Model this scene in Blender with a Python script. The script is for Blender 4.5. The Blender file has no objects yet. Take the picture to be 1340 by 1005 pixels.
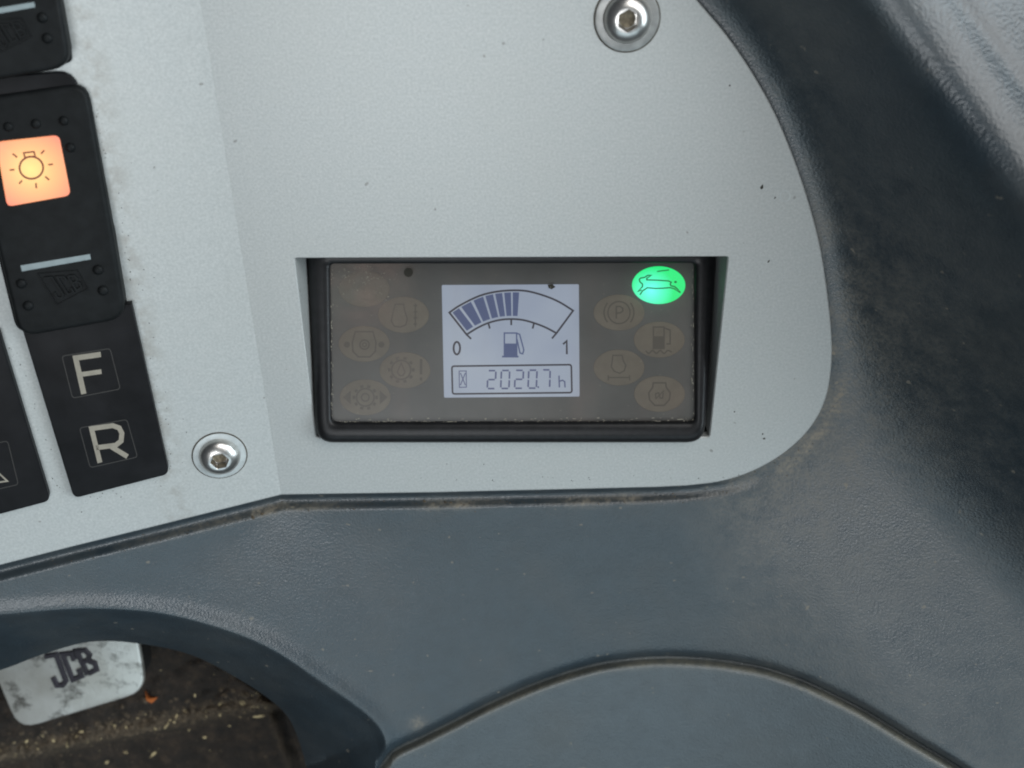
import bpy, math, random
import numpy as np
from mathutils import Vector, Matrix, noise as mnoise
from mathutils.geometry import tessellate_polygon

random.seed(7); np.random.seed(7)
SC = bpy.context.scene
COL = SC.collection

# ------------------------------------------------------------------ camera
S = 0.22e-3                      # metres of panel per photo pixel at the frame centre
FPX = 1400.0                     # focal length in photo pixels
TAU = math.radians(29.0)         # angle between view axis and panel normal
DIST = FPX * S
cam = bpy.data.cameras.new('camera'); camo = bpy.data.objects.new('camera', cam); COL.objects.link(camo)
CAM = Vector((0, DIST*math.sin(TAU), DIST*math.cos(TAU)))
camo.location = CAM
camo.rotation_euler = (-TAU, 0, 0)
cam.sensor_width = 36.0; cam.lens = 36.0*FPX/1340.0
cam.clip_start = 0.01; cam.clip_end = 50
cam.dof.use_dof = True; cam.dof.focus_distance = DIST*0.99; cam.dof.aperture_fstop = 13.0
SC.camera = camo

# ------------------------------------------------------------------ light: daylight through the cab windows
world = bpy.data.worlds.new('World'); SC.world = world; world.use_nodes = True
bgn = world.node_tree.nodes['Background']
bgn.inputs[0].default_value = (0.80, 0.90, 1.0, 1); bgn.inputs[1].default_value = 0.07
def area(name, direction, dist, sx, sy, watts, col):
    l = bpy.data.lights.new(name, 'AREA'); l.shape = 'RECTANGLE'; l.size = sx; l.size_y = sy
    l.energy = watts; l.color = col
    o = bpy.data.objects.new(name, l); COL.objects.link(o)
    d = Vector(direction).normalized(); o.location = d*dist
    o.rotation_euler = (-d).to_track_quat('-Z', 'Y').to_euler()
    return o
area('front_window_light', (0.42, 0.66, 0.66), 1.3, 1.0, 0.7, 8.2, (1.0, 0.99, 0.97))
area('roof_window_light', (-0.12, -0.08, 1.0), 1.3, 0.45, 0.45, 4.6, (0.93, 0.97, 1.0))
area('door_window_light', (0.10, -0.62, 0.78), 1.3, 1.4, 0.5, 3.1, (0.72, 0.91, 1.0))
area('side_window_light', (0.90, 0.15, 0.40), 1.3, 1.2, 0.8, 18.0, (0.80, 0.93, 1.0))
SC.view_settings.view_transform = 'Standard'; SC.view_settings.look = 'None'
SC.view_settings.exposure = 0.0; SC.view_settings.gamma = 1.0
SC.render.engine = 'CYCLES'
try: SC.cycles.filter_width = 2.0
except Exception: pass

# ------------------------------------------------------------------ projection helpers
ct, st = math.cos(TAU), math.sin(TAU)
def ray(px, py):
    a = (px-670.0)/FPX; b = (502.5-py)/FPX; c = -1.0
    # rotate about X by -TAU
    return Vector((a, b*ct + c*st, -b*st + c*ct))
class Plane:
    def __init__(self, p, n): self.p = Vector(p); self.n = Vector(n).normalized()
    def at(self, px, py, off=0.0):
        d = ray(px, py); q = self.p + self.n*off
        t = (q-CAM).dot(self.n)/d.dot(self.n)
        return CAM + d*t
def plane3(a, b, c):
    n = (b-a).cross(c-a)
    if n.z < 0: n = -n
    return Plane(a, n)
PAN = Plane((0,0,0), (0,0,1))
# left facet of the panel, bent about the fold line
FA, FB = (262.0, 0.0), (368.0, 648.0)
fa, fb = PAN.at(*FA), PAN.at(*FB)
ax = (fa-fb).normalized()
ALPHA = math.radians(13.0)
nl = Matrix.Rotation(-ALPHA, 3, ax) @ Vector((0,0,1))
if nl.x < 0: nl = Matrix.Rotation(ALPHA, 3, ax) @ Vector((0,0,1))
LEFT = Plane(fa, nl)
def side(px, py):   # >0 right of the fold
    return (px-FA[0])*(FB[1]-FA[1]) - (py-FA[1])*(FB[0]-FA[0])
def panel_at(px, py, off=0.0):
    return (PAN if side(px,py) >= 0 else LEFT).at(px, py, off)
# vectorised: point on ray at height z
def rays_np(X, Y):
    a = (X-670.0)/FPX; b = (502.5-Y)/FPX
    return a, b*ct - st, -b*st - ct
def W_np(X, Y, Z):
    rx, ry, rz = rays_np(X, Y); t = (Z-CAM.z)/rz
    return np.stack([CAM.x+rx*t, CAM.y+ry*t, Z+0*t], -1)
def facet_z(X, Y, raw=False):
    rx, ry, rz = rays_np(X, Y); n = LEFT.n; p = LEFT.p
    t = ((p-CAM).dot(n))/(rx*n.x+ry*n.y+rz*n.z)
    zl = CAM.z + rz*t
    if raw: return zl
    sd = (X-FA[0])*(FB[1]-FA[1]) - (Y-FA[1])*(FB[0]-FA[0])
    return np.where(sd >= 0, 0.0, zl)

# ------------------------------------------------------------------ materials
def nt(m): m.use_nodes = True; return m.node_tree
def bsdf(m): return m.node_tree.nodes['Principled BSDF']
def N(t, typ, **kw):
    n = t.nodes.new(typ)
    for k, v in kw.items():
        if hasattr(n, k): setattr(n, k, v)
    return n
def coords(t): return N(t, 'ShaderNodeTexCoord').outputs['Object']
def noise_tex(t, vec, scale, detail=3, rough=0.55):
    n = N(t, 'ShaderNodeTexNoise'); n.inputs['Scale'].default_value = scale
    n.inputs['Detail'].default_value = detail; n.inputs['Roughness'].default_value = rough
    t.links.new(vec, n.inputs['Vector']); return n.outputs['Fac']
def ramp(t, fac, stops):
    r = N(t, 'ShaderNodeValToRGB'); e = r.color_ramp.elements
    while len(e) < len(stops): e.new(0.5)
    for i, (p, c) in enumerate(stops):
        e[i].position = p; e[i].color = (*c, 1) if len(c) == 3 else c
    t.links.new(fac, r.inputs[0]); return r.outputs[0]
def mixc(t, fac, a, b):
    m = N(t, 'ShaderNodeMix'); m.data_type = 'RGBA'
    for sock, v in ((m.inputs[0], fac), (m.inputs[6], a), (m.inputs[7], b)):
        if hasattr(v, 'links') or hasattr(v, 'is_linked'): t.links.new(v, sock)
        elif isinstance(v, (int, float)): sock.default_value = v
        else: sock.default_value = (*v, 1)
    return m.outputs[2]
def math_(t, op, a, b=None, clamp=False):
    m = N(t, 'ShaderNodeMath'); m.operation = op; m.use_clamp = clamp
    for i, v in enumerate((a, b)):
        if v is None: continue
        if isinstance(v, (int, float)): m.inputs[i].default_value = v
        else: t.links.new(v, m.inputs[i])
    return m.outputs[0]
def bump(t, h, strength, dist):
    b = N(t, 'ShaderNodeBump'); b.inputs['Strength'].default_value = strength; b.inputs['Distance'].default_value = dist
    t.links.new(h, b.inputs['Height']); return b.outputs['Normal']
def plain(name, col, rough=0.5, metal=0.0, var=0.0, vscale=400, bmp=0.0, bscale=1500, spec=0.5, emit=None, es=0.0):
    m = bpy.data.materials.new(name); t = nt(m); b = bsdf(m)
    b.inputs['Base Color'].default_value = (*col, 1); b.inputs['Roughness'].default_value = rough
    b.inputs['Metallic'].default_value = metal; b.inputs['Specular IOR Level'].default_value = spec
    co = coords(t)
    if var:
        f = noise_tex(t, co, vscale, 4)
        t.links.new(ramp(t, f, [(0.3, tuple(c*(1-var) for c in col)), (0.7, tuple(min(1,c*(1+var)) for c in col))]), b.inputs['Base Color'])
    if bmp: t.links.new(bump(t, noise_tex(t, co, bscale, 2), bmp, 0.0003), b.inputs['Normal'])
    if emit:
        b.inputs['Emission Color'].default_value = (*emit, 1); b.inputs['Emission Strength'].default_value = es
    return m

def make_plastic(name, base, dirtcol, lo=0.05):
    m = bpy.data.materials.new(name); t = nt(m); b = bsdf(m); co = coords(t)
    big = noise_tex(t, co, 28, 5, 0.6); fine = noise_tex(t, co, 900, 3, 0.6); mid = noise_tex(t, co, 140, 4, 0.65)
    c = ramp(t, mid, [(0.3, tuple(x*0.85 for x in base)), (0.7, tuple(x*1.15 for x in base))])
    at = N(t, 'ShaderNodeAttribute'); at.attribute_name = 'dirt'
    film = math_(t, 'MULTIPLY', ramp(t, big, [(0.45, (0,0,0)), (0.75, (1,1,1))]), 0.10)
    specks = math_(t, 'MULTIPLY', ramp(t, noise_tex(t, co, 420, 1, 0.4), [(0.76, (0,0,0)), (0.80, (1,1,1))]), 0.55)
    d = math_(t, 'MULTIPLY', math_(t, 'MULTIPLY', at.outputs['Fac'], ramp(t, mid, [(0.32, (lo,)*3), (0.62, (1,1,1))])), ramp(t, fine, [(0.3, (max(lo, 0.2),)*3), (0.6, (1,1,1))]))
    d = math_(t, 'ADD', math_(t, 'ADD', d, film), specks, True)
    c2 = mixc(t, d, c, dirtcol)
    t.links.new(c2, b.inputs['Base Color'])
    rr = math_(t, 'ADD', math_(t, 'MULTIPLY', big, 0.12), 0.31)
    rr = math_(t, 'ADD', rr, math_(t, 'MULTIPLY', d, 0.3), True)
    t.links.new(rr, b.inputs['Roughness'])
    b.inputs['Specular IOR Level'].default_value = 1.0
    vor = N(t, 'ShaderNodeTexVoronoi'); vor.inputs['Scale'].default_value = 1400; t.links.new(co, vor.inputs['Vector'])
    h = math_(t, 'ADD', vor.outputs['Distance'], fine)
    t.links.new(bump(t, h, 0.33, 0.00022), b.inputs['Normal'])
    return m
M = {}
M['plastic'] = make_plastic('console_plastic', (0.017, 0.029, 0.038), (0.20, 0.175, 0.135))
M['cover'] = make_plastic('cover_plastic', (0.040, 0.054, 0.063), (0.15, 0.145, 0.115), 0.45)
def make_panel():
    m = bpy.data.materials.new('silver_paint'); t = nt(m); b = bsdf(m); co = coords(t)
    fl = noise_tex(t, co, 1500, 2, 0.7); mid = noise_tex(t, co, 260, 4, 0.6); big = noise_tex(t, co, 22, 4, 0.55)
    c = ramp(t, fl, [(0.25, (0.35, 0.365, 0.36)), (0.75, (0.475, 0.49, 0.48))])
    c = mixc(t, math_(t, 'MULTIPLY', ramp(t, mid, [(0.35, (0,0,0)), (0.75, (1,1,1))]), 0.22), c, (0.36, 0.39, 0.39))
    c = mixc(t, math_(t, 'MULTIPLY', ramp(t, big, [(0.45, (0,0,0)), (0.8, (1,1,1))]), 0.22), c, (0.40, 0.40, 0.37))
    sp = ramp(t, noise_tex(t, co, 330, 1, 0.4), [(0.775, (0,0,0)), (0.80, (1,1,1))])
    c = mixc(t, math_(t, 'MULTIPLY', sp, 0.5), c, (0.12, 0.11, 0.09))
    at = N(t, 'ShaderNodeAttribute'); at.attribute_name = 'dirt'
    d = math_(t, 'MULTIPLY', at.outputs['Fac'], ramp(t, mid, [(0.40, (0,0,0)), (0.65, (1,1,1))]))
    c = mixc(t, d, c, (0.16, 0.14, 0.11))
    def band(a, b_, width, amt):
        A_, B_ = panel_at(*a), panel_at(*b_); u = (B_-A_).normalized(); nn = Vector((0,0,1)).cross(u).normalized()
        if nn.x < 0 and abs(nn.x) > .5: nn = -nn
        if nn.y < 0 and abs(nn.y) > .5: nn = -nn
        vm = N(t, 'ShaderNodeVectorMath'); vm.operation = 'DOT_PRODUCT'; t.links.new(co, vm.inputs[0]); vm.inputs[1].default_value = nn
        dd = math_(t, 'SUBTRACT', vm.outputs['Value'], A_.dot(nn))
        f = math_(t, 'SUBTRACT', 1.0, math_(t, 'DIVIDE', math_(t, 'ABSOLUTE', dd), width*S), True)
        return math_(t, 'MULTIPLY', math_(t, 'MULTIPLY', f, ramp(t, mid, [(0.42, (0,0,0)), (0.62, (1,1,1))])), amt)
    g = math_(t, 'MULTIPLY', band((130,140), (224,622), 24, 1.0), 0.38)
    c = mixc(t, g, c, (0.20, 0.165, 0.125))
    t.links.new(c, b.inputs['Base Color'])
    b.inputs['Metallic'].default_value = 0.22; b.inputs['Roughness'].default_value = 0.42
    t.links.new(bump(t, fl, 0.12, 0.0002), b.inputs['Normal'])
    return m
M['panel'] = make_panel()
M['black'] = plain('black_switch_plastic', (0.008, 0.009, 0.0095), 0.5, spec=0.12, var=0.25, vscale=300, bmp=0.15, bscale=2600)
M['bezel'] = plain('black_bezel', (0.010, 0.010, 0.011), 0.36, spec=0.28, var=0.3, vscale=500, bmp=0.05, bscale=2500)
M['plate'] = plain('black_label_plate', (0.008, 0.008, 0.009), 0.4, spec=0.12, var=0.35, vscale=120, bmp=0.06, bscale=2500)
M['letter'] = plain('beige_print', (0.26, 0.235, 0.19), 0.6, var=0.12, vscale=500)
M['square'] = plain('dim_print_line', (0.034, 0.031, 0.027), 0.5)
M['white'] = plain('pale_bar', (0.22, 0.265, 0.275), 0.5, var=0.08)
M['steel'] = plain('stainless', (0.60, 0.585, 0.56), 0.30, 1.0, var=0.1, vscale=700, bmp=0.06, bscale=1500)
M['socketdirt'] = plain('socket_dirt', (0.20, 0.17, 0.12), 0.8, var=0.5, vscale=900, bmp=0.6, bscale=1500)
M['washer'] = plain('washer_grey', (0.46, 0.49, 0.49), 0.45, 0.3, var=0.12, vscale=500)
M['washerdark'] = plain('washer_worn_steel', (0.30, 0.30, 0.29), 0.4, 0.6, var=0.25, vscale=300)
M['gap'] = plain('dark_ring', (0.06, 0.05, 0.035), 0.9, var=0.4, vscale=600)
M['lcdink'] = plain('lcd_outline', (0.035, 0.035, 0.055), 0.6)
M['lcdfill'] = plain('lcd_segment', (0.05, 0.065, 0.13), 0.6, emit=(0.025, 0.04, 0.10), es=1.0)
M['lcdthin'] = plain('lcd_digit', (0.06, 0.07, 0.14), 0.6, emit=(0.03, 0.04, 0.09), es=1.0)
M['oval'] = plain('unlit_indicator', (0.168, 0.152, 0.122), 0.6, var=0.10, vscale=250)
M['ovalink'] = plain('indicator_print', (0.098, 0.090, 0.075), 0.6)
M['fadedink'] = plain('faded_indicator_print', (0.140, 0.128, 0.104), 0.6)
M['dash'] = plain('display_mask', (0.098, 0.104, 0.103), 0.6, var=0.16, vscale=60)
M['hare'] = plain('hare_print', (0.0, 0.03, 0.005), 0.5, emit=(0.0, 0.13, 0.03), es=1.0)
M['bulbink'] = plain('bulb_print', (0.10, 0.015, 0.005), 0.5, emit=(0.12, 0.025, 0.006), es=1.0)
M['ink'] = plain('worn_dark_lettering', (0.022, 0.019, 0.026), 0.6, var=0.4, vscale=200)
M['speck'] = plain('dark_speck', (0.03, 0.027, 0.02), 0.9)
M['soil'] = plain('soil_crumb', (0.085, 0.064, 0.042), 0.9, var=0.6, vscale=300)
M['straw'] = plain('straw_flake', (0.50, 0.40, 0.22), 0.8, var=0.5, vscale=140)
M['rust'] = plain('orange_flake', (0.45, 0.12, 0.02), 0.7)
M['under'] = plain('floor_dark', (0.012, 0.011, 0.010), 0.9, var=0.4, vscale=60)

def emission_grad(name, center, inner, outer, radius, strength):
    m = bpy.data.materials.new(name); t = nt(m); b = bsdf(m); co = coords(t)
    d = N(t, 'ShaderNodeVectorMath'); d.operation = 'DISTANCE'; t.links.new(co, d.inputs[0]); d.inputs[1].default_value = center
    f = math_(t, 'DIVIDE', d.outputs['Value'], radius, True)
    c = ramp(t, f, [(0.0, inner), (0.45, tuple((a+b_)/2 for a, b_ in zip(inner, outer))), (1.0, outer)])
    b.inputs['Base Color'].default_value = (0.05, 0.05, 0.05, 1); b.inputs['Roughness'].default_value = 0.4
    t.links.new(c, b.inputs['Emission Color']); b.inputs['Emission Strength'].default_value = strength
    return m

# ------------------------------------------------------------------ object helpers
def link(name, me, mat=None, parent=None, sharp=35):
    o = bpy.data.objects.new(name, me); COL.objects.link(o)
    if mat is not None: me.materials.append(mat if not isinstance(mat, str) else M[mat])
    me.polygons.foreach_set('use_smooth', [True]*len(me.polygons))
    if sharp: me.set_sharp_from_angle(angle=math.radians(sharp))
    if parent: o.parent = parent; o.matrix_parent_inverse = parent.matrix_world.inverted()
    return o
def mesh(name, verts, faces, mat, parent=None, sharp=35):
    me = bpy.data.meshes.new(name); me.from_pydata([tuple(v) for v in verts], [], faces); me.update()
    return link(name, me, mat, parent, sharp)
def thing(name, label, cat, loc=(0,0,0), group=None):
    o = bpy.data.objects.new(name, None); COL.objects.link(o); o.empty_display_size = 0.01
    o.location = loc; o['label'] = label; o['category'] = cat
    if group: o['group'] = group
    bpy.context.view_layer.update()
    return o
def tag(o, label, cat, group=None):
    o['label'] = label; o['category'] = cat
    if group: o['group'] = group
    return o
def catmull(pts, n=6, closed=False):
    out = []; m = len(pts); P = [np.array(p, float) for p in pts]
    rng = range(m) if closed else range(m-1)
    for i in rng:
        p0 = P[(i-1) % m] if (closed or i > 0) else P[0]; p1 = P[i]; p2 = P[(i+1) % m]
        p3 = P[(i+2) % m] if (closed or i+2 < m) else P[-1]
        for k in range(n):
            t = k/n
            out.append(tuple(0.5*((2*p1)+(-p0+p2)*t+(2*p0-5*p1+4*p2-p3)*t*t+(-p0+3*p1-3*p2+p3)*t**3)))
    if not closed: out.append(tuple(P[-1]))
    return out
def area2(p): return 0.5*sum(p[i][0]*p[(i+1)%len(p)][1]-p[(i+1)%len(p)][0]*p[i][1] for i in range(len(p)))
def inset(poly, d):
    """shrink a polygon (pixel space) by d"""
    m = len(poly); s = 1 if area2(poly) > 0 else -1; out = []
    for i in range(m):
        a, b, c = (np.array(poly[(i+k) % m], float) for k in (-1, 0, 1))
        e1 = b-a; e2 = c-b; e1 /= np.linalg.norm(e1)+1e-9; e2 /= np.linalg.norm(e2)+1e-9
        n1 = np.array([-e1[1], e1[0]])*s; n2 = np.array([-e2[1], e2[0]])*s
        n = n1+n2; n /= np.linalg.norm(n)+1e-9
        out.append(tuple(b + n*d/max(0.35, n.dot(n1))))
    return out
def fillet(pts, r, n=5):
    out = []; m = len(pts)
    rr = r if isinstance(r, (list, tuple)) else [r]*m
    for i in range(m):
        a, b, c = (np.array(pts[(i+k) % m], float) for k in (-1, 0, 1))
        if rr[i] <= 0: out.append(tuple(b)); continue
        u = (a-b)/np.linalg.norm(a-b); v = (c-b)/np.linalg.norm(c-b)
        k = min(rr[i], 0.45*np.linalg.norm(a-b), 0.45*np.linalg.norm(c-b))
        p, q = b+u*k, b+v*k
        for j in range(n+1):
            t = j/n; out.append(tuple((1-t)**2*p + 2*t*(1-t)*b + t*t*q))
    return out
def slab_data(poly, pl, top, depth, bev=2.0, bevmm=None, steps=4):
    """solid plate: pixel outline laid on plane pl at height top, rounded edge, body going straight down by depth"""
    if area2(poly) > 0: poly = poly[::-1]      # clockwise in y-down pixels = ccw seen from the camera
    bm_ = (bev*S if bevmm is None else bevmm); V = []; F = []; m = len(poly)
    rings = []
    for k in range(steps+1):
        th = math.pi/2*k/steps
        rings.append((bev*(1-math.sin(th)), bm_*(1-math.cos(th))))
    rings.append((0.0, depth))
    for ins, dz in rings:
        q = inset(poly, ins) if ins > 1e-6 else poly
        V += [pl.at(x, y, top) - pl.n*dz for x, y in q]
    F.append(list(range(m)))
    for r in range(len(rings)-1):
        for i in range(m):
            j = (i+1) % m
            F.append([r*m+i, (r+1)*m+i, (r+1)*m+j, r*m+j])
    return V, F
def slab(name, poly, pl, top, depth, mat, parent=None, bev=2.0, bevmm=None):
    V, F = slab_data(poly, pl, top, depth, bev, bevmm)
    return mesh(name, V, F, mat, parent)
class Rib:
    """flat printed line work: strokes and filled shapes on a plane, each a hair above the one before"""
    def __init__(self, pl, off, ws=1.0): self.ws = ws; self.pl = pl; self.off = off; self.V = []; self.F = []; self.k = 0
    def nxt(self): self.k += 1; return self.off + self.k*2e-6
    def stroke(self, pts, w, closed=False):
        h = self.nxt(); m = len(pts); b0 = len(self.V); P = [np.array(p, float) for p in pts]
        for i in range(m):
            if closed or 0 < i < m-1:
                e1 = P[i]-P[i-1]; e2 = P[(i+1) % m]-P[i]
            elif i == 0: e1 = e2 = P[1]-P[0]
            else: e1 = e2 = P[-1]-P[-2]
            e1 = e1/(np.linalg.norm(e1)+1e-9); e2 = e2/(np.linalg.norm(e2)+1e-9)
            n1 = np.array([-e1[1], e1[0]]); n2 = np.array([-e2[1], e2[0]]); n = n1+n2; n /= np.linalg.norm(n)+1e-9
            k = (w*self.ws/2)/max(0.5, n.dot(n1))
            for s in (1, -1):
                q = P[i]+n*k*s; self.V.append(self.pl.at(q[0], q[1], h))
        for i in range(m if closed else m-1):
            j = (i+1) % m
            self.F.append([b0+2*i, b0+2*j, b0+2*j+1, b0+2*i+1])
        return self
    def fill(self, pts):
        h = self.nxt(); b0 = len(self.V)
        self.V += [self.pl.at(x, y, h) for x, y in pts]
        tri = tessellate_polygon([[Vector((x, y, 0)) for x, y in pts]])
        self.F += [[b0+a for a in t] for t in tri]
        return self
    def circle(self, cx, cy, rx, ry, w, a0=0, a1=360, n=28):
        cl = abs(a1-a0) >= 360
        pts = [(cx+rx*math.cos(math.radians(a0+(a1-a0)*i/n)), cy+ry*math.sin(math.radians(a0+(a1-a0)*i/n))) for i in range(n if cl else n+1)]
        return self.stroke(pts, w, cl)
    def build(self, name, mat, parent): 
        nrm = self.pl.n; F = []
        for f in self.F:
            a, b, c = (Vector(self.V[i]) for i in f[:3])
            F.append(f if (b-a).cross(c-a).dot(nrm) >= 0 else f[::-1])
        return mesh(name, self.V, F, mat, parent, 0)
def ellipse(cx, cy, rx, ry, n=40): return [(cx+rx*math.cos(2*math.pi*i/n), cy+ry*math.sin(2*math.pi*i/n)) for i in range(n)]
def seg_dist(X, Y, pts, closed=False):
    D = np.full(X.shape, 1e9); m = len(pts)
    for i in range(m if closed else m-1):
        ax_, ay = pts[i]; bx, by = pts[(i+1) % m]; dx, dy = bx-ax_, by-ay; L = dx*dx+dy*dy+1e-12
        t = np.clip(((X-ax_)*dx+(Y-ay)*dy)/L, 0, 1)
        D = np.minimum(D, (X-ax_-t*dx)**2+(Y-ay-t*dy)**2)
    return np.sqrt(D)
def inside(X, Y, pts):
    c = np.zeros(X.shape, bool); m = len(pts)
    for i in range(m):
        x1, y1 = pts[i]; x2, y2 = pts[(i+1) % m]
        if y1 == y2: continue
        hit = ((y1 > Y) != (y2 > Y)) & (X < (x2-x1)*(Y-y1)/(y2-y1)+x1)
        c ^= hit
    return c
def sstep(a, b, x): t = np.clip((x-a)/(b-a), 0, 1); return t*t*(3-2*t)
def softplus(x, w): return w*np.logaddexp(0, x/w)
def set_attr(me, name, arr):
    a = me.attributes.new(name, 'FLOAT', 'POINT'); a.data.foreach_set('value', np.asarray(arr, np.float32).ravel())
def grid_mesh(name, P, mat, dirt=None, flip=False, sharp=0, skip=None):
    """P: rows x cols x 3"""
    r, c, _ = P.shape
    idx = np.arange(r*c).reshape(r, c)
    q = np.stack([idx[:-1, :-1], idx[1:, :-1], idx[1:, 1:], idx[:-1, 1:]], -1)
    if skip is not None: q = np.delete(q, skip, axis=1)
    q = q.reshape(-1, 4)
    if flip: q = q[:, ::-1]
    me = bpy.data.meshes.new(name); me.vertices.add(r*c); me.vertices.foreach_set('co', P.reshape(-1).astype(np.float32))
    me.loops.add(q.size); me.loops.foreach_set('vertex_index', q.reshape(-1).astype(np.int32))
    me.polygons.add(len(q)); me.polygons.foreach_set('loop_start', np.arange(0, q.size, 4, dtype=np.int32))
    me.update(calc_edges=True); me.validate()
    if dirt is not None: set_attr(me, 'dirt', dirt)
    return link(name, me, mat, None, sharp)

# ------------------------------------------------------------------ outlines (pixel space)
edge_right = catmull([(800,-170),(866,-60),(912,0),(950,45),(985,96),(1015,150),(1040,210),(1060,270),(1075,330),(1085,400),(1089,450),(1087,492),(1079,527),(1063,557),(1040,582),(1010,604),(975,621),(940,631),(900,636)], 5)
edge_bottom = [(860,638),(800,639.5),(720,641.5),(650,643),(570,645),(500,646),(430,647)]
fold_bot = FB
fold_top = (FA[0]-(FB[0]-FA[0])*0.232, -150.0)
left_edge = [(300,665),(200,690),(100,714.5),(0,740),(-90,762),(-190,787)]
right_poly = [fold_top] + [(500,-170),(700,-170)] + edge_right + edge_bottom + [fold_bot]
right_poly[0] = fold_top
OUT = right_poly + left_edge + [(-190,-150)]
lip = catmull([(-330,845),(-190,820),(-80,809),(0,804),(70,798),(125,796),(209,802),(292,823),(355,849),(418,890),(475,930),(500,957),(506,985),(500,1020),(480,1080)], 6) + [(430,1300)]
lip_poly = lip + [(-330,1300)]
bound = catmull([(-330,960),(-190,925),(-90,900),(0,877),(54,857),(117,840),(180,842),(250,857),(313,889),(355,917),(378,940),(392,972),(401,1005),(412,1060),(425,1160)], 6)
arch = catmull([(493,1010),(512,982),(552,962),(594,941),(640,918),(688,897),(720,885),(751,875),(782,867),(813,862),(845,859),(876,858),(908,859),(939,861.5),(970,866),(1001,872),(1033,882),(1064,894),(1127,925),(1190,963),(1252,1000),(1330,1050),(1420,1110),(1520,1180)], 5)

# ------------------------------------------------------------------ console body
def base_z(X, Y, dp):
    """height of the console skin in metres, dp = distance outside the panel outline (pixels)"""
    phi = np.degrees(np.arctan2(Y-330, X-850))
    w = 1-sstep(58, 89, phi); w = np.where(X < 850, 0, w); w = np.where((Y < 330) & (X > 800), 1, w)
    d = np.maximum(dp, 0)
    hill = (1.05-0.74*sstep(4, 45, phi)*np.where(X > 850, 1, 0))*(np.sqrt(d*d+50**2)-50)
    e = (X-1142)*0.804 - Y*0.594
    hill = hill - 1.36*softplus(e, 23)
    crease = -2.0*np.exp(-((e-90)/14.0)**2)
    low = 0.02*np.maximum(d-20, 0)
    wb = 1-w
    ridge = 12.0*sstep(7, 21, d)*wb
    z = -2.7e-3 + S*(w*(hill+crease) + wb*low + ridge - 5.5*sstep(-1, 4, d)*wb*np.where(d < 600, 1, 0))
    wz = S*(0.4+0.22*np.maximum(dp-4, 0))
    return z + softplus(facet_z(X, Y, True), wz)
def outline_dist(X, Y):
    d = seg_dist(X, Y, OUT, True)
    return np.where(inside(X, Y, OUT), -d, d)
bx = np.array([p[0] for p in bound]); by = np.array([p[1] for p in bound])
axx = np.array([p[0] for p in arch]); ay = np.array([p[1] for p in arch])
YB = 1170.0
def bottom_of(x):
    if x <= 401: return min(YB, np.interp(x, bx, by))
    if x < 426: return min(YB, np.interp(x, bx, by))
    if x < 493: return YB
    return min(YB, np.interp(x, axx, ay))
cols = np.unique(np.concatenate([np.arange(-190, 340, 2.5), np.arange(340, 430, 1.0), np.arange(430, 488, 2.0), np.arange(488, 493, 1.0), np.arange(493, 530, 1.0), np.arange(530, 1530, 2.5)]))
BOT = np.array([bottom_of(x) for x in cols])
iseam = int(np.argmax(cols >= 493)); cols = np.insert(cols, iseam, 493.0); BOT = np.insert(BOT, iseam, YB)   # two columns on the corner line
nr = 640
T0 = -170.0; nfix = 470
rfix = np.linspace(T0, 775, nfix); tt = np.linspace(0, 1, nr-nfix+1)[1:]; nr = nfix+len(tt)
near = np.array([14, 10, 7, 5, 3.5, 2.2, 1.2, 0.5, 0.0])
Xg = np.repeat(cols[None, :], nr, 0); Yg = np.concatenate([np.repeat(rfix[:, None], len(cols), 1), 775 + (BOT[None, :]-16-775)*tt[:, None]])
Xg = np.concatenate([Xg, np.repeat(cols[None, :], len(near), 0)]); Yg = np.concatenate([Yg, BOT[None, :]-near[:, None]])
dp = outline_dist(Xg, Yg)
Z = base_z(Xg, Yg, dp)
under = sstep(10, 16, -dp)
Z = Z - under*0.034
# roll-off into the opening
ins = inside(Xg, Yg, lip_poly)
dl = seg_dist(Xg, Yg, lip); db = seg_dist(Xg, Yg, bound)
t = np.where(ins, dl/(dl+db+1e-6), 0); wd = dl+db
Z = Z - np.where(ins, S*wd*(0.50*t+0.95*t**1.8), 0)
soft = np.where(ins, 0, np.exp(-(dl/15.0)**2)); Z = Z + np.where(ins, np.exp(-(dl/8.0)**2), soft)*S*4.5
# rounding at the slot beside the cover
da = seg_dist(Xg, Yg, arch)
Z = Z - S*10*np.exp(-(da/3.6)**1.4)*np.where(Xg > 492, 1, 0)
Pb = W_np(Xg, Yg, Z)
last = Pb[-1].copy(); s1 = last.copy(); s1[:, 2] -= 0.004; s2 = last.copy(); s2[:, 2] -= 0.035; s2[:, 1] += 0.004
Pb = np.concatenate([Pb, s1[None], s2[None]])
phi = np.degrees(np.arctan2(Yg-330, Xg-850))
lowf = 0.5+0.5*np.sin(Xg*0.021+np.sin(Xg*0.0087+Yg*0.02)*2.0+Yg*0.013)
dirt = 1.5*np.exp(-((dp-15)/6.5)**2)*np.where(phi > 30, 1, 0.08)*(0.05+0.95*lowf**1.5)*np.where(Xg < 330, 0.35, 1)
dirt += 0.55*np.exp(-np.maximum(dp, 0)/90.0)*sstep(860, 1000, Xg)*sstep(200, 420, Yg)
dirt += 0.13*sstep(900, 1050, Xg)*sstep(-60, 60, -((Xg-1142)*0.804-Yg*0.594)-60)
dirt += 1.0*np.exp(-(((Xg-548)/10)**2+((Yg-947)/8)**2))
dirt *= np.where(dp > -2, 1, 0)
dirt = np.concatenate([dirt, dirt[-1:], dirt[-1:]])
body = grid_mesh('control_console', Pb, 'plastic', dirt, skip=iseam)
tag(body, 'dark blue grey moulded plastic console surrounding the silver panel', 'console')

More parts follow.
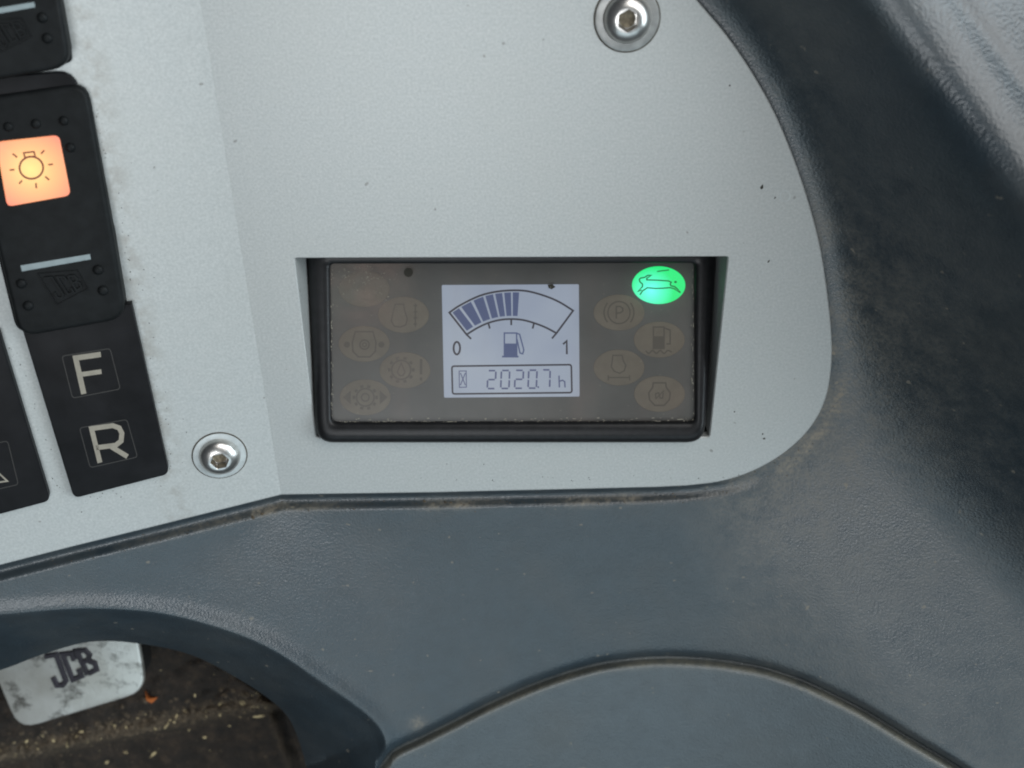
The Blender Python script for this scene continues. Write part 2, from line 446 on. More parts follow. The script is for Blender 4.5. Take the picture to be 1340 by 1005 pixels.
# ------------------------------------------------------------------ access cover under the arch shaped slot
cx = np.concatenate([np.arange(480, 530, 2.0), np.arange(530, 1530, 4.0)])
yc = np.interp(cx, axx, ay)
yc = np.where(cx < 512, 982+(512-cx)*1.2, yc)
sl = np.gradient(yc, cx); nrm = np.sqrt(1+sl**2)
offs = np.array([1.6, 2.4, 3.6, 5.2, 7.0, 9.0, 11, 13, 16, 20, 26, 34, 45, 60, 80, 105, 135, 170, 210, 260])
Yc = yc[None]+offs[:, None]*nrm[None]
Xc = np.repeat(cx[None], len(offs), 0)
zb = base_z(cx[None], yc[None], outline_dist(cx[None], yc[None]))
o = offs[:, None]
Zc = zb - S*3.5 - S*15*(1-sstep(1.5, 15, o))**1.4 + S*0.13*o
Pc = W_np(Xc, Yc, Zc)
f1 = Pc[:1].copy(); f1[..., 2] -= 0.02
Pc = np.concatenate([f1, Pc])
dc = np.repeat(np.exp(-((o-8.5)/5.5)**2), len(cx), 1)*1.1; dc = np.concatenate([dc[:1], dc])
cover = grid_mesh('access_cover', Pc, 'cover', dc)
tag(cover, 'smooth grey arched plastic cover below the console with dusty edge gap', 'cover')

# ------------------------------------------------------------------ floor below
mesh_floor = mesh('floor', [(-3,-3,-0.13),(3,-3,-0.13),(3,3,-0.13),(-3,3,-0.13)], [[0,1,2,3]], 'under')
mesh_floor['kind'] = 'structure'

# ------------------------------------------------------------------ instrument panel
panel = thing('dashboard', 'bent silver painted dashboard panel with rectangular display opening', 'panel')
HOLE = [(385.5,338),(953,336),(928.5,572),(413.5,572.5)]
hole = fillet(HOLE, [3,3,4,4], 3)
def build_panel():
    rim = 1.8; inn = inset(OUT, rim)
    nR = len(right_poly); V = []; F = []
    m = len(OUT)
    V += [panel_at(x, y) for x, y in inn]                                       # 0..m   top, inset
    V += [panel_at(x, y) - Vector((0,0,0.00012)) for x, y in inset(OUT, rim*0.35)]
    V += [panel_at(x, y) - Vector((0,0,0.0004)) for x, y in OUT]
    V += [panel_at(x, y) - Vector((0,0,0.0030)) for x, y in OUT]
    for r in range(3):
        for i in range(m):
            j = (i+1) % m; F.append([r*m+i, (r+1)*m+i, (r+1)*m+j, r*m+j])
    h0 = len(V); k = len(hole)
    V += [PAN.at(x, y) for x, y in inset(hole, -1.2)]
    V += [PAN.at(x, y) - Vector((0,0,0.0003)) for x, y in hole]
    V += [PAN.at(x, y) - Vector((0,0,0.0030)) for x, y in hole]
    for r in range(2):
        for i in range(k):
            j = (i+1) % k; F.append([h0+r*k+i, h0+r*k+j, h0+(r+1)*k+j, h0+(r+1)*k+i])
    ri = list(range(nR)); ho = list(range(h0, h0+k))
    px = inn + [None]*(3*m) + inset(hole, -1.2)
    ids = ri + ho
    tri = tessellate_polygon([[Vector((*px[i], 0)) for i in ri], [Vector((*px[i], 0)) for i in ho]])
    F += [[ids[a] for a in t_] for t_ in tri]
    li = [nR-1] + list(range(nR, m)) + [0]
    tri = tessellate_polygon([[Vector((*px[i], 0)) for i in li]])
    F += [[li[a] for a in t_] for t_ in tri]
    G = []
    for f in F:                                   # orient: faces up / outward consistently for the flat tops
        a, b, c = (V[i] for i in f[:3]); n = (b-a).cross(c-a)
        G.append(f[::-1] if (len(f) == 3 and n.z < 0) else f)
    ob = mesh('face_plate', V, G, 'panel', panel, 7)
    return ob
fp = build_panel()
# vertex dirt is too coarse on the big faces, so the grime bands at edges are thin grime meshes below
set_attr(fp.data, 'dirt', np.zeros(len(fp.data.vertices)))
def cheek(a, b, inward, depth0, depth1):
    A, B = PAN.at(*a), PAN.at(*b); V = []
    for P, dpt in ((A, depth0), (B, depth1)):
        for z, s in ((-0.0004, 0.0001), (-dpt, 0.0004), (-dpt, -0.0025), (-0.0026, -0.0025)):
            V.append(P + Vector((inward*s, 0, z)))
    F = [[0,1,5,4],[1,2,6,5],[2,3,7,6],[3,0,4,7],[0,3,2,1],[4,5,6,7]]
    if inward < 0: F = [f[::-1] for f in F]
    return mesh('recess_wall', V, F, 'panel', panel, 20)
cheek((385.5,339), (413.3,571), 1, 0.032, 0.006)
cheek((953,337), (928.7,571), -1, 0.032, 0.006)

# ------------------------------------------------------------------ display module
fb_c = PAN.at(670, 562, 0.0036)
ncam = Vector((0, math.sin(math.radians(18.5)), math.cos(math.radians(18.5))))   # leans back less than the view axis
DISP = Plane(fb_c, ncam)
display = thing('instrument_display', 'black framed fuel gauge display with lit green hare symbol, set into the silver panel', 'display')
outer = fillet([(397,318),(942,318),(924,583),(411,583)], [14,14,24,24], 7)
inner = fillet([(431,345.5),(909.5,344.5),(910,552.5),(433,553.5)], [6,6,9,9], 7)
# rim profile between the outer and the inner outline
prof = [(0.0,-0.016),(0.0,-0.0042),(0.04,-0.0026),(0.13,-0.0013),(0.28,-0.0004),(0.48,0.0),(0.70,0.0),(0.86,-0.00015),(0.95,-0.0005),(1.0,-0.0011),(1.0,-0.004)]
def bezel():
    V = []; F = []; m = len(outer)
    for tt_, h in prof:
        V += [DISP.at(o_[0]*(1-tt_)+i_[0]*tt_, o_[1]*(1-tt_)+i_[1]*tt_, 0.0) + DISP.n*h for o_, i_ in zip(outer, inner)]
    for r in range(len(prof)-1):
        for i in range(m):
            j = (i+1) % m; F.append([r*m+i, r*m+j, (r+1)*m+j, (r+1)*m+i][::-1])
    F.append(list(range(m)))
    return mesh('bezel', V, F, 'bezel', display, 60)
bezel()
FACE = -0.0026
slab('face', inset(inner, -3), DISP, FACE, 0.003, 'dash', display, 0.4)
# LCD
lcd_m = bpy.data.materials.new('lcd_backlight'); t_ = nt(lcd_m); b_ = bsdf(lcd_m); co_ = coords(t_)
b_.inputs['Base Color'].default_value = (0.07, 0.08, 0.10, 1); b_.inputs['Roughness'].default_value = 0.5
t_.links.new(ramp(t_, noise_tex(t_, co_, 45, 2), [(0.3, (0.225, 0.27, 0.36)), (0.7, (0.285, 0.335, 0.41))]), b_.inputs['Emission Color'])
b_.inputs['Emission Strength'].default_value = 0.95
M['lcd'] = lcd_m
lcd = slab('lcd_screen', fillet([(578,373),(757.5,372),(758.5,519),(581,520.5)], 1.5, 2), DISP, FACE+0.00015, 0.0012, 'lcd', display, 0.5)
L0 = FACE+0.00015
def R(off=L0+1e-5): return Rib(DISP, off)
def lerp(a, b, t): return (a[0]+(b[0]-a[0])*t, a[1]+(b[1]-a[1])*t)
co_pts = catmull([(588,409),(602,399.5),(625.8,387.8),(646,382.3),(668,380),(690,381),(713.8,387.5),(732.4,395.5),(750,406.5)], 6)
ci_pts = catmull([(610.6,437.8),(624,429.5),(638.5,422.8),(654,418.7),(669,417.5),(684,418.7),(698.6,422.6),(714,428.5),(728.2,436)], 6)
R().stroke(co_pts + ci_pts[::-1], 2.5, True).build('gauge_outline', 'lcdink', lcd)
def curve_at(c, t):
    f = t*(len(c)-1); i = min(int(f), len(c)-2); return lerp(c[i], c[i+1], f-i)
segs = [(0.035,0.105),(0.125,0.195),(0.212,0.284),(0.302,0.366),(0.383,0.437),(0.452,0.503),(0.517,0.566)]
for a, b in segs:
    top = [curve_at(co_pts, a+(b-a)*i/4) for i in range(5)]; bot = [curve_at(ci_pts, a+(b-a)*i/4) for i in range(5)]
    tp = [lerp(p, q, 0.07) for p, q in zip(top, bot)]; bt = [lerp(p, q, 0.89) for p, q in zip(top, bot)]
    R(L0+0.8e-5).fill(tp+bt[::-1]).build('gauge_segment', 'lcdfill', lcd)
for a, b in (((610.6,437.8),(616.5,443.5)),((639.2,423.5),(641,430)),((669,418.5),(669,425.5)),((698.6,423.5),(697,430)),((728.2,436),(722.3,443))):
    R(L0+3e-5).stroke([a, b], 2.4).build('tick_mark', 'lcdink', lcd)
R().circle(597.8,455.6,4.2,8.2,2.6).build('zero_mark', 'lcdink', lcd)
R().stroke([(736.8,450.5),(741.6,446.2),(741.8,463.5)], 2.5).build('one_mark', 'lcdink', lcd)
fu = R(); fu.stroke([(660,435.8),(676,435.8),(676.3,466),(660,466)], 1.8, True).fill([(660.5,449.5),(676,449.5),(676,465.8),(660.5,465.8)])
fu.fill([(657,465.5),(678.5,465.5),(678.5,467.8),(657,467.8)]).stroke([(676,436),(680,437.5),(685.5,458),(684,463),(680.5,462),(676.5,444)], 1.8)
fu.build('fuel_pump_symbol', 'lcdfill', lcd)
R().stroke(fillet([(591.3,479.2),(747.6,477.2),(748.4,513.8),(592.2,515.5)], 3, 3), 2.3, True).build('readout_frame', 'lcdink', lcd)
hg = R(); hg.stroke([(600.8,485.6),(610,485.4),(610.4,506.6),(601.2,506.9)], 1.2, True).stroke([(602.5,488),(609,504)], 1.3).stroke([(609,488),(602.5,504)], 1.3)
hg.build('hourglass_symbol', 'lcdthin', lcd)
SEG = {'a':((0.1,0),(0.9,0)),'b':((1,0.06),(1,0.46)),'c':((1,0.54),(1,0.94)),'d':((0.1,1),(0.9,1)),'e':((0,0.54),(0,0.94)),'f':((0,0.06),(0,0.46)),'g':((0.1,0.5),(0.9,0.5))}
def digit(chars, x, y, w, h, sl=0.0):
    r = R()
    for s in chars:
        (u0, v0), (u1, v1) = SEG[s]; r.stroke([(x+w*u0+sl*(1-v0), y+h*v0), (x+w*u1+sl*(1-v1), y+h*v1)], 2.2)
    r.build('digit', 'lcdthin', lcd)
digit('abged', 637.6, 485.0, 10.4, 23.5, 1.0); digit('abcdef', 655.2, 484.8, 10.8, 23.5, 1.0)
digit('abged', 673.4, 484.6, 10.6, 23.5, 1.0); digit('abcdef', 691.0, 484.4, 10.8, 23.5, 1.0); digit('abc', 709.0, 484.0, 10.2, 23.6, 0.8)
R().fill([(703.4,505.4),(705.4,505.4),(705.4,507.8),(703.4,507.8)]).build('decimal_point', 'lcdthin', lcd)
R().stroke([(731.5,491.5),(732,507)], 1.8).stroke([(732,499),(736,497.5),(739,499.5),(739.4,507)], 1.8).build('hour_letter', 'lcdthin', lcd)

# indicator lights: ovals with printed symbols
G_IND = emission_grad('green_indicator', DISP.at(852,380,FACE), (0.16, 1.35, 1.1), (0.0, 0.92, 0.22), 30*S, 1.0)
def oval(cx_, cy_, rx=33.5, ry=23.7, mat='oval'):
    return slab('indicator_light', ellipse(cx_, cy_, rx, ry), DISP, FACE+0.00012, 0.0012, mat, display, 0.8)
IO = FACE+0.00012+1e-5
def sym(par, fn, name='symbol', mat='ovalink'):
    r = Rib(DISP, IO, 1.0 if mat == 'hare' else 1.25); fn(r); r.build(name, mat, par)
def s_batt(r): r.stroke([(462,372),(492,372),(492,392),(462,392)], 1.4, True).stroke([(466,369),(471,369)], 2).stroke([(482,369),(487,369)], 2)
def s_drop(r):
    r.stroke([(517,398),(528,398),(530,408),(533,417),(531,425),(524,428),(516,427),(512,420),(514,410)], 1.4, True)
    for k in range(4): r.stroke([(541,400+8*k),(546,400+8*k)], 1.4)
    r.stroke([(543.5,397),(543.5,428)], 1.2)
def s_eng(r):
    r.stroke([(465,434),(488,434),(492,448),(491,460),(484,467),(469,467),(462,460),(461,448)], 1.5, True).circle(477,451,6,6,1.5).circle(477,451,2.5,2.5,1.2)
    r.fill(ellipse(454,451,4,4,12)).fill(ellipse(499,451,4,4,12))
def gear(r, x, y, a, n=10):
    r.circle(x, y, a, a, 1.6)
    for k in range(n):
        an = 2*math.pi*k/n; c, s_ = math.cos(an), math.sin(an)
        r.stroke([(x+(a+1.5)*c, y+(a+1.5)*s_), (x+(a+5)*c, y+(a+5)*s_)], 3.4)
def s_gear(r):
    gear(r, 525, 484, 12.5); r.stroke([(525,475),(530,487),(527,491.5),(523,491.5),(520,487)], 1.3, True)
    r.stroke([(551,470),(551,490)], 2.6).stroke([(551,494),(551,498)], 2.6)
def s_conv(r):
    gear(r, 478, 520, 11.5); r.circle(478,520,5,5,1.3)
    r.fill([(449,520),(459,511),(459,529)]).fill([(507,520),(497,511),(497,529)])
def s_park(r):
    r.circle(810,409,14.5,14.5,1.5).circle(810,409,19.5,19.5,1.5,140,220).circle(810,409,19.5,19.5,1.5,-40,40)
    r.stroke([(806.5,417),(806.5,401),(811.5,401),(815,403.5),(815,407),(811.5,409.5),(807,409.5)], 1.6)
def s_fuelw(r):
    r.stroke([(855,428),(869,428),(869,456),(855,456)], 1.5, True).fill([(855.5,440),(868.5,440),(868.5,455.5),(855.5,455.5)])
    r.stroke([(869,429),(877,432),(877,450),(872,450)], 1.5)
    r.stroke(catmull([(845,459),(849,462.5),(854,458.5),(859,462.5),(864,458.5),(869,462.5),(874,458.5),(879,461)], 4), 1.5)
def s_filt(r):
    r.stroke([(802,465),(814,465),(816,473),(819,478),(817,485),(811,488.5),(804,486),(800,480),(801,473)], 1.4, True)
    r.stroke([(796,494),(824,494)], 1.3).stroke([(796,491),(796,498)], 1.3).stroke([(824,491),(824,498)], 1.3)
def s_heat(r):
    r.stroke([(855,501),(871,501),(872,507),(877,514),(876,523),(869,530.5),(857,530.5),(850,523),(849,514),(854,507)], 1.7, True)
    r.stroke([(858,521),(858,515),(862,514),(864,521),(867,521),(868,514)], 1.4).stroke([(858,522),(869,511)], 1.2)
left_lab = [(476.5,378,s_batt),(528,412,s_drop),(476.5,450,s_eng),(529.8,484.5,s_gear),(477.8,520,s_conv)]
right_lab = [(810,409,s_park),(862.7,444.5,s_fuelw),(810,481,s_filt),(863,515.5,s_heat)]
for x, y, fn in left_lab + right_lab: sym(oval(x, y), fn, mat='fadedink' if fn is s_batt else 'ovalink')
g = oval(862, 373.2, 35, 24.8, G_IND); g['label'] = 'lit green oval with running hare symbol'
def PX(u, v): return (815+u/13.4, 340+v/13.4)
def s_hare(r):
    r.stroke([PX(*p) for p in [(300,615),(345,545),(430,490),(580,502),(700,498),(830,488),(900,505),(1000,575),(965,520),(910,470),(845,455),(830,425),(850,392),(800,370),(620,358),(420,352),(420,325),(500,270),(440,272),(380,308),(310,320),(290,345),(300,385),(345,425),(345,470),(265,555),(330,530)]], 1.7)
    r.fill([PX(*p) for p in ellipse(925,388,26,20,10)]).stroke([PX(*p) for p in [(600,205),(700,190),(810,178)]], 1.5)
    r.stroke([PX(*p) for p in [(980,545),(1010,575)]], 2.0)
sym(g, s_hare, 'hare_symbol', 'hare')

# dusty tinted lens over the face, with reflection streaks painted in
lm = bpy.data.materials.new('tinted_lens'); t_ = nt(lm); t_.nodes.remove(bsdf(lm)); out_ = t_.nodes['Material Output']; co_ = coords(t_)
tr = N(t_, 'ShaderNodeBsdfTransparent'); tr.inputs[0].default_value = (0.96, 0.95, 0.93, 1)
du = N(t_, 'ShaderNodeBsdfDiffuse')
gl = N(t_, 'ShaderNodeBsdfGlossy'); gl.inputs['Roughness'].default_value = 0.30
t_.links.new(ramp(t_, noise_tex(t_, co_, 70, 4), [(0.35, (0.19, 0.175, 0.15)), (0.7, (0.32, 0.215, 0.175))]), du.inputs[0])
mp = N(t_, 'ShaderNodeMapping'); mp.inputs['Scale'].default_value = (0.35, 1.0, 1.0); t_.links.new(co_, mp.inputs[0])
streak = noise_tex(t_, mp.outputs[0], 45, 3, 0.5)
fac = math_(t_, 'ADD', math_(t_, 'MULTIPLY', ramp(t_, streak, [(0.35, (0,0,0)), (0.75, (1,1,1))]), 0.03), 0.015)
mpv = N(t_, 'ShaderNodeMapping'); mpv.inputs['Scale'].default_value = (1.0, 0.06, 0.06); t_.links.new(co_, mpv.inputs[0])
fac = math_(t_, 'ADD', fac, math_(t_, 'MULTIPLY', ramp(t_, noise_tex(t_, mpv.outputs[0], 75, 2, 0.5), [(0.5, (0,0,0)), (0.72, (1,1,1))]), 0.09))  # vertical streaks put into the film colour to stand for reflections
blot = N(t_, 'ShaderNodeVectorMath'); blot.operation = 'DISTANCE'; t_.links.new(co_, blot.inputs[0]); blot.inputs[1].default_value = DISP.at(470, 352, 0)
bl = math_(t_, 'SUBTRACT', 1.0, math_(t_, 'DIVIDE', blot.outputs['Value'], 95*S), True)
fac = math_(t_, 'ADD', fac, math_(t_, 'MULTIPLY', math_(t_, 'MULTIPLY', bl, noise_tex(t_, co_, 160, 4, 0.7)), 1.1), True)
mx = N(t_, 'ShaderNodeMixShader'); t_.links.new(fac, mx.inputs[0]); t_.links.new(tr.outputs[0], mx.inputs[1]); t_.links.new(du.outputs[0], mx.inputs[2])
fr = N(t_, 'ShaderNodeFresnel'); fr.inputs[0].default_value = 1.45
mx2 = N(t_, 'ShaderNodeMixShader'); t_.links.new(fr.outputs[0], mx2.inputs[0]); t_.links.new(mx.outputs[0], mx2.inputs[1]); t_.links.new(gl.outputs[0], mx2.inputs[2])
t_.links.new(mx2.outputs[0], out_.inputs[0])
M['lens'] = lm
lensr = Rib(DISP, -0.0014); lensr.fill(inset(inner, -1)); lensr.build('cover_lens', 'lens', display)
# dirt in the lens corner and spots on it
sp = Rib(DISP, -0.00135)
sp.fill(ellipse(534.5,356.5,6,6,16)); sp.build('dirt_spot', 'speck', display); sp = Rib(DISP, -0.00135); sp.fill([(716.5,372.5),(723,372),(727,375.5),(722,378.5),(718,377)])
sp.build('dirt_spot', 'speck', display)
lint = bpy.data.materials.new('lens_edge_dust'); nt(lint); bsdf(lint).inputs['Base Color'].default_value = (0.30, 0.28, 0.23, 1); bsdf(lint).inputs['Roughness'].default_value = 0.9
M['lint'] = lint
ed = Rib(DISP, -0.00134)
for i in range(150):
    x = random.uniform(434, 908); y = 552 - random.random()**3*5
    w = random.uniform(0.5, 3.0)*(3 if random.random() < .1 else 1); ed.stroke([(x, y), (x+w, y+random.uniform(-.4,.4))], random.uniform(0.4, 1.0))
for i in range(80):
    y = random.uniform(350, 552); sd = random.choice((433.5, 907.5)); x = sd + random.random()**2*3*(1 if sd < 600 else -1)
    ed.stroke([(x, y), (x+random.uniform(-.4,.4), y+random.uniform(.5, 3))], random.uniform(0.4, 0.9))
for i in range(70):
    x = random.gauss(475, 24); y = random.gauss(366, 14)
    if 436 < x < 560 and 347 < y < 420: ed.stroke([(x, y), (x+random.uniform(-2,2), y+random.uniform(-1,1))], random.uniform(.3,.8))
for i in range(60):
    x = random.uniform(440, 900); y = random.uniform(350, 548); ed.stroke([(x, y), (x+random.uniform(-1.2,1.2), y+random.uniform(-.6,.6))], random.uniform(.3,.6))
eo = ed.build('edge_dust', 'lint', display); eo['kind'] = 'stuff'

# ------------------------------------------------------------------ switches on the left facet
def facet_pt(px, py, h): return LEFT.at(px, py, h)
def rocker_half(pts, hs, rad, depth, bev):
    pl = plane3(*[facet_pt(x, y, h) for (x, y), h in hs])
    return pl, slab_data(fillet(pts, rad, 5), pl, 0.0, depth, bev, bev*S*0.9)
def merge(parts):
    V = []; F = []
    for v, f in parts:
        b = len(V); V += v; F += [[i+b for i in q] for q in f]
    return V, F
def dimple(par, pl, x, y, r=7.5):
    V = []; F = []; n = 16
    c = pl.at(x, y, 0); ux = (pl.at(x+1, y, 0)-c).normalized(); uy = pl.n.cross(ux)
    rr = r*(pl.at(x+1, y, 0)-c).length
    for k in range(5):
        th = math.pi/2*k/5*0.96
        for i in range(n):
            a = 2*math.pi*i/n
            V.append(c + (ux*math.cos(a)+uy*math.sin(a))*rr*math.cos(th) + pl.n*(rr*0.75*math.sin(th)-0.0001))
    for k in range(4):
        for i in range(n):
            j = (i+1) % n; F.append([k*n+i, k*n+j, (k+1)*n+j, (k+1)*n+i])
    F.append([4*n+i for i in range(n)])
    return mesh('raised_dot', V, F, 'black', par)
def raised(name, pl, strokes, w, h, mat, par):
    """embossed strokes: each a low ridge"""
    parts = []
    for k, pts in enumerate(strokes):
        P = [np.array(p, float) for p in pts]; m = len(P); V = []; F = []
        for i in range(m):
            e1 = P[i]-P[i-1] if i else P[1]-P[0]; e2 = P[i+1]-P[i] if i < m-1 else P[-1]-P[-2]
            e1 /= np.linalg.norm(e1)+1e-9; e2 /= np.linalg.norm(e2)+1e-9
            n1 = np.array([-e1[1], e1[0]]); n = n1+np.array([-e2[1], e2[0]]); n /= np.linalg.norm(n)+1e-9
            kk = w/2/max(0.5, n.dot(n1))
            for s_, hh in ((1, -0.0002), (0.55, h), (-0.55, h), (-1, -0.0002)):
                q = P[i]+n*kk*s_; V.append(pl.at(q[0], q[1], 0) + pl.n*(hh+k*4e-6 if hh > 0 else hh))
        for i in range(m-1):
            for s_ in range(3): F.append([4*i+s_, 4*i+s_+1, 4*(i+1)+s_+1, 4*(i+1)+s_])
        F.append([0,1,2,3]); F.append([4*(m-1)+q for q in (3,2,1,0)])
        parts.append((V, F))
    V, F = merge(parts)
    G = []
    for f in F:
        a, b, c = (V[i] for i in f[:3])
        G.append(f if (b-a).cross(c-a).dot(pl.n) >= 0 else f[::-1])
    return mesh(name, V, G, mat, par, 30)
def emblem(pl, par, ox, oy):
    """embossed maker's emblem: slanted four sided outline with three block letters"""
    A = lambda x, y: (x+ox, y+oy)
    fr_ = [[A(49.5,358),A(101.5,353.6),A(114.8,377.7),A(75,398.5),A(49.5,358)]]
    raised('emblem', pl, fr_, 1.6, 0.00030, 'black', par)
    def q(u, v):   # letters' own frame inside the outline
        a = lerp((54,361), (99.5,357), u); b = lerp((76.5,394.5), (110.5,377), u); p = lerp(a, b, v); return A(*p)
    L = [[q(.05,.08),q(.28,.08),q(.28,.85),q(.17,.95),q(.06,.85),q(.06,.66)],
         [q(.62,.30),q(.62,.12),q(.42,.10),q(.42,.92),q(.62,.90),q(.62,.70)],
         [q(.74,.10),q(.74,.92),q(.94,.86),q(.96,.62),q(.86,.50),q(.76,.50)], [q(.86,.49),q(.95,.36),q(.92,.14),q(.76,.11)]]
    raised('emblem_letter', pl, L, 4.2, 0.00045, 'black', par)

def make_switch(label, ox, oy, full, root_group):
    t_ = thing('rocker_switch', label, 'switch', facet_pt(60+ox, 300+oy, 0), root_group)
    A = lambda x, y: (x+ox, y+oy)
    hs = [(A(0,305),0.0048),(A(150,300),0.0048),(A(40,118),0.0024)]
    if full: plo, (V, F) = rocker_half([A(-50,132), A(113,108), A(147,302), A(166,418), A(25,443), A(-5,320)], hs, [26,26,0,26,24,0], 0.007, 7)
    else: plo, (V, F) = rocker_half([A(-8,312), A(146,296), A(166,418), A(25,443)], hs, [0,0,26,24], 0.007, 7)
    pup = plo
    rk = mesh('rocker', V, F, 'black', t_, 50)
    slab('bar_marking', [A(26.5,347.5),A(117.5,332.5),A(119,339.5),A(28.5,355.5)], plo, 0.00012, 0.0005, 'white', t_, 0.5)
    for x, y in ((28,371),(37,400),(128.5,353),(135,380)): dimple(rk, plo, *A(x, y))
    emblem(plo, rk, ox, oy)
    # frame the rocker sits in
    slab('switch_housing', fillet([A(-60,106),A(97,92),A(150,300),A(168,412),A(22,436)] if full else [A(-10,305),A(149,290),A(168,412),A(22,436)], [26,26,0,16,16] if full else 8, 4), LEFT, 0.0012, 0.003, 'plate', t_, 2)
    return t_, rk, plo, pup
sw, rk, plo, pup = make_switch('black rocker switch with lit orange bulb window', 0, 0, True, 'rocker switches on the silver panel')
for x, y in ((11,166),(47,162),(83.5,158),(92,193)): dimple(rk, pup, x, y, 7)
orange = emission_grad('orange_lamp', pup.at(41, 222, 0.0002), (1.0, 0.74, 0.20), (1.0, 0.21, 0.14), 54*S, 1.1)
lens = slab('lamp_window', fillet([(-6,186),(77,177),(92.5,256),(9,271)], 8, 4), pup, 0.0004, 0.001, orange, sw, 1.5)
r = Rib(pup, 0.00043)
r.circle(41,219.5,15.5,14.5,2.6)
r.stroke([(31,200),(44.5,198.5),(46,204.5),(32.5,206)], 2.2, True)
for a, b in (((12.5,222.5),(19,222)),((63,215.5),(69.5,215)),((16.5,201),(22.5,206)),((53.5,201.5),(58,196.5)),((25,240.5),(29,236)),((47,239.5),(47.6,246.5)),((59,231),(64.5,235.5))): r.stroke([a, b], 2.2)
r.build('bulb_symbol', 'bulbink', lens)
make_switch('black rocker switch above the orange lit one, only its lower end showing', -73, -330, False, 'rocker switches on the silver panel')

# black marker plates under the switches
def marker(label, pts, rads):
    t_ = thing('switch_plate', label, 'plate', facet_pt(*pts[0], 0), 'black marker plates')
    slab('plate', fillet(pts, rads, 5), LEFT, 0.0024, 0.004, 'plate', t_, 2.2)
    return t_
PL = lambda: Rib(LEFT, 0.00242)
fr_plate = marker('black plate printed with F and R below the lit switch', [(24,415),(172,398),(221.5,621),(96.5,653)], [0,0,9,9])
PL().stroke([(109.7,515.5),(99,468.5),(132,463.8)], 7).stroke([(104.5,490.3),(132.8,486.2)], 6.2).build('letter_f', 'letter', fr_plate)
PL().stroke([(130.8,605.5),(119.8,560.8),(147.5,557),(156,560),(159.5,567),(158.5,577),(151.5,582.6),(125.6,586)], 6.4).stroke([(145.5,584.5),(166.8,597.5)], 6.4).build('letter_r', 'letter', fr_plate)
PL().stroke(fillet([(81,466),(144,456),(157.5,509),(95,521)], 4, 3), 0.9, True).build('square_outline', 'square', fr_plate)
PL().stroke(fillet([(104,560),(166,549),(180,598),(118,612)], 4, 3), 0.9, True).build('square_outline', 'square', fr_plate)
tri_plate = marker('black plate with printed triangle corner beside the F and R plate', [(-100,452),(-2,434),(66,656),(-62,690)], [0,0,9,9])
PL().stroke([(-16,606),(9.5,629.5),(-34,636)], 2.4, True).build('triangle_outline', 'letter', tri_plate)
PL().stroke(fillet([(-46,588),(10,577),(24,634),(-34,647)], 4, 3), 0.9, True).build('square_outline', 'square', tri_plate)

# ------------------------------------------------------------------ screws
def make_screw(label, cx_, cy_, rp, rwash, pl, wmat, rot, tall):
    t_ = thing('button_head_screw', label, 'screw', pl.at(cx_, cy_, 0), 'hex socket screws in the silver panel')
    c = pl.at(cx_, cy_, 0); px1 = (pl.at(cx_+1, cy_, 0)-c).length
    ux = (pl.at(cx_+1, cy_, 0)-c).normalized(); uy = pl.n.cross(ux); n = 48
    rad = rp*px1; H = rad*tall; hexr = rad*0.44
    def ring(r_, z): return [c+(ux*math.cos(2*math.pi*i/n)+uy*math.sin(2*math.pi*i/n))*r_+pl.n*z for i in range(n)]
    def hexring(r_, z):
        o = []
        for i in range(n):
            a = 2*math.pi*i/n; k = (a-rot) % (math.pi/3) - math.pi/6
            q = r_*math.cos(math.pi/6)/math.cos(k); o.append(c+(ux*math.cos(a)+uy*math.sin(a))*q+pl.n*z)
        return o
    rings = [ring(rad, -0.0002), ring(rad, H*0.14)]
    for k in range(1, 9):
        th = k/8; rr = rad*(1-th*0.50); zz = H*0.14 + H*0.86*math.sin(math.acos(max(0, (rr/rad-0.12)/0.88)))
        rings.append(ring(rr, min(zz, H)))
    top = (rings[-1][0]-c).dot(pl.n)
    rings += [hexring(hexr*1.06, top+0.00002), hexring(hexr, top-0.00012), hexring(hexr*0.97, top-H*0.8)]
    V = [v for r_ in rings for v in r_]; F = []
    for a in range(len(rings)-1):
        for i in range(n): j = (i+1) % n; F.append([a*n+i, a*n+j, (a+1)*n+j, (a+1)*n+i])
    F.append([(len(rings)-1)*n+i for i in range(n)])
    hd = mesh('head', V, F, 'steel', t_, 40)
    mesh('socket_dirt', [c+(ux*math.cos(2*math.pi*i/20)+uy*math.sin(2*math.pi*i/20))*hexr*0.8+pl.n*(top-H*0.74) for i in range(20)], [list(range(20))], 'socketdirt', hd)
    # washer: thin bevelled disc
    rw = rwash*px1
    rs = [(rw*1.035, 0.00005, 0), (rw*1.03, 0.00008, 0)]
    Vg = ring(rw*1.05, 0.00003)+ring(rw*0.9, 0.00006); mesh('dark_ring', Vg, [[i, (i+1) % n, n+(i+1) % n, n+i] for i in range(n)], 'gap', t_)  # flat dark ring showing just past the washer edge
    Vw = ring(rw, -0.0001)+ring(rw, 0.0003)+ring(rw*0.96, 0.00042)+ring(rad*0.9, 0.00042); Fw = []
    for a in range(3):
        for i in range(n): j = (i+1) % n; Fw.append([a*n+i, a*n+j, (a+1)*n+j, (a+1)*n+i])
    mesh('washer', Vw, Fw, wmat, t_, 30)
    return t_
make_screw('steel button head screw on pale washer beside the F and R plate', 287.5, 596, 27.5, 35.0, LEFT, 'washer', 0.25, 0.62)
make_screw('steel button head screw with wide dark worn washer above the display', 820.5, 24, 32, 42, PAN, 'washerdark', 0.5, 0.62)

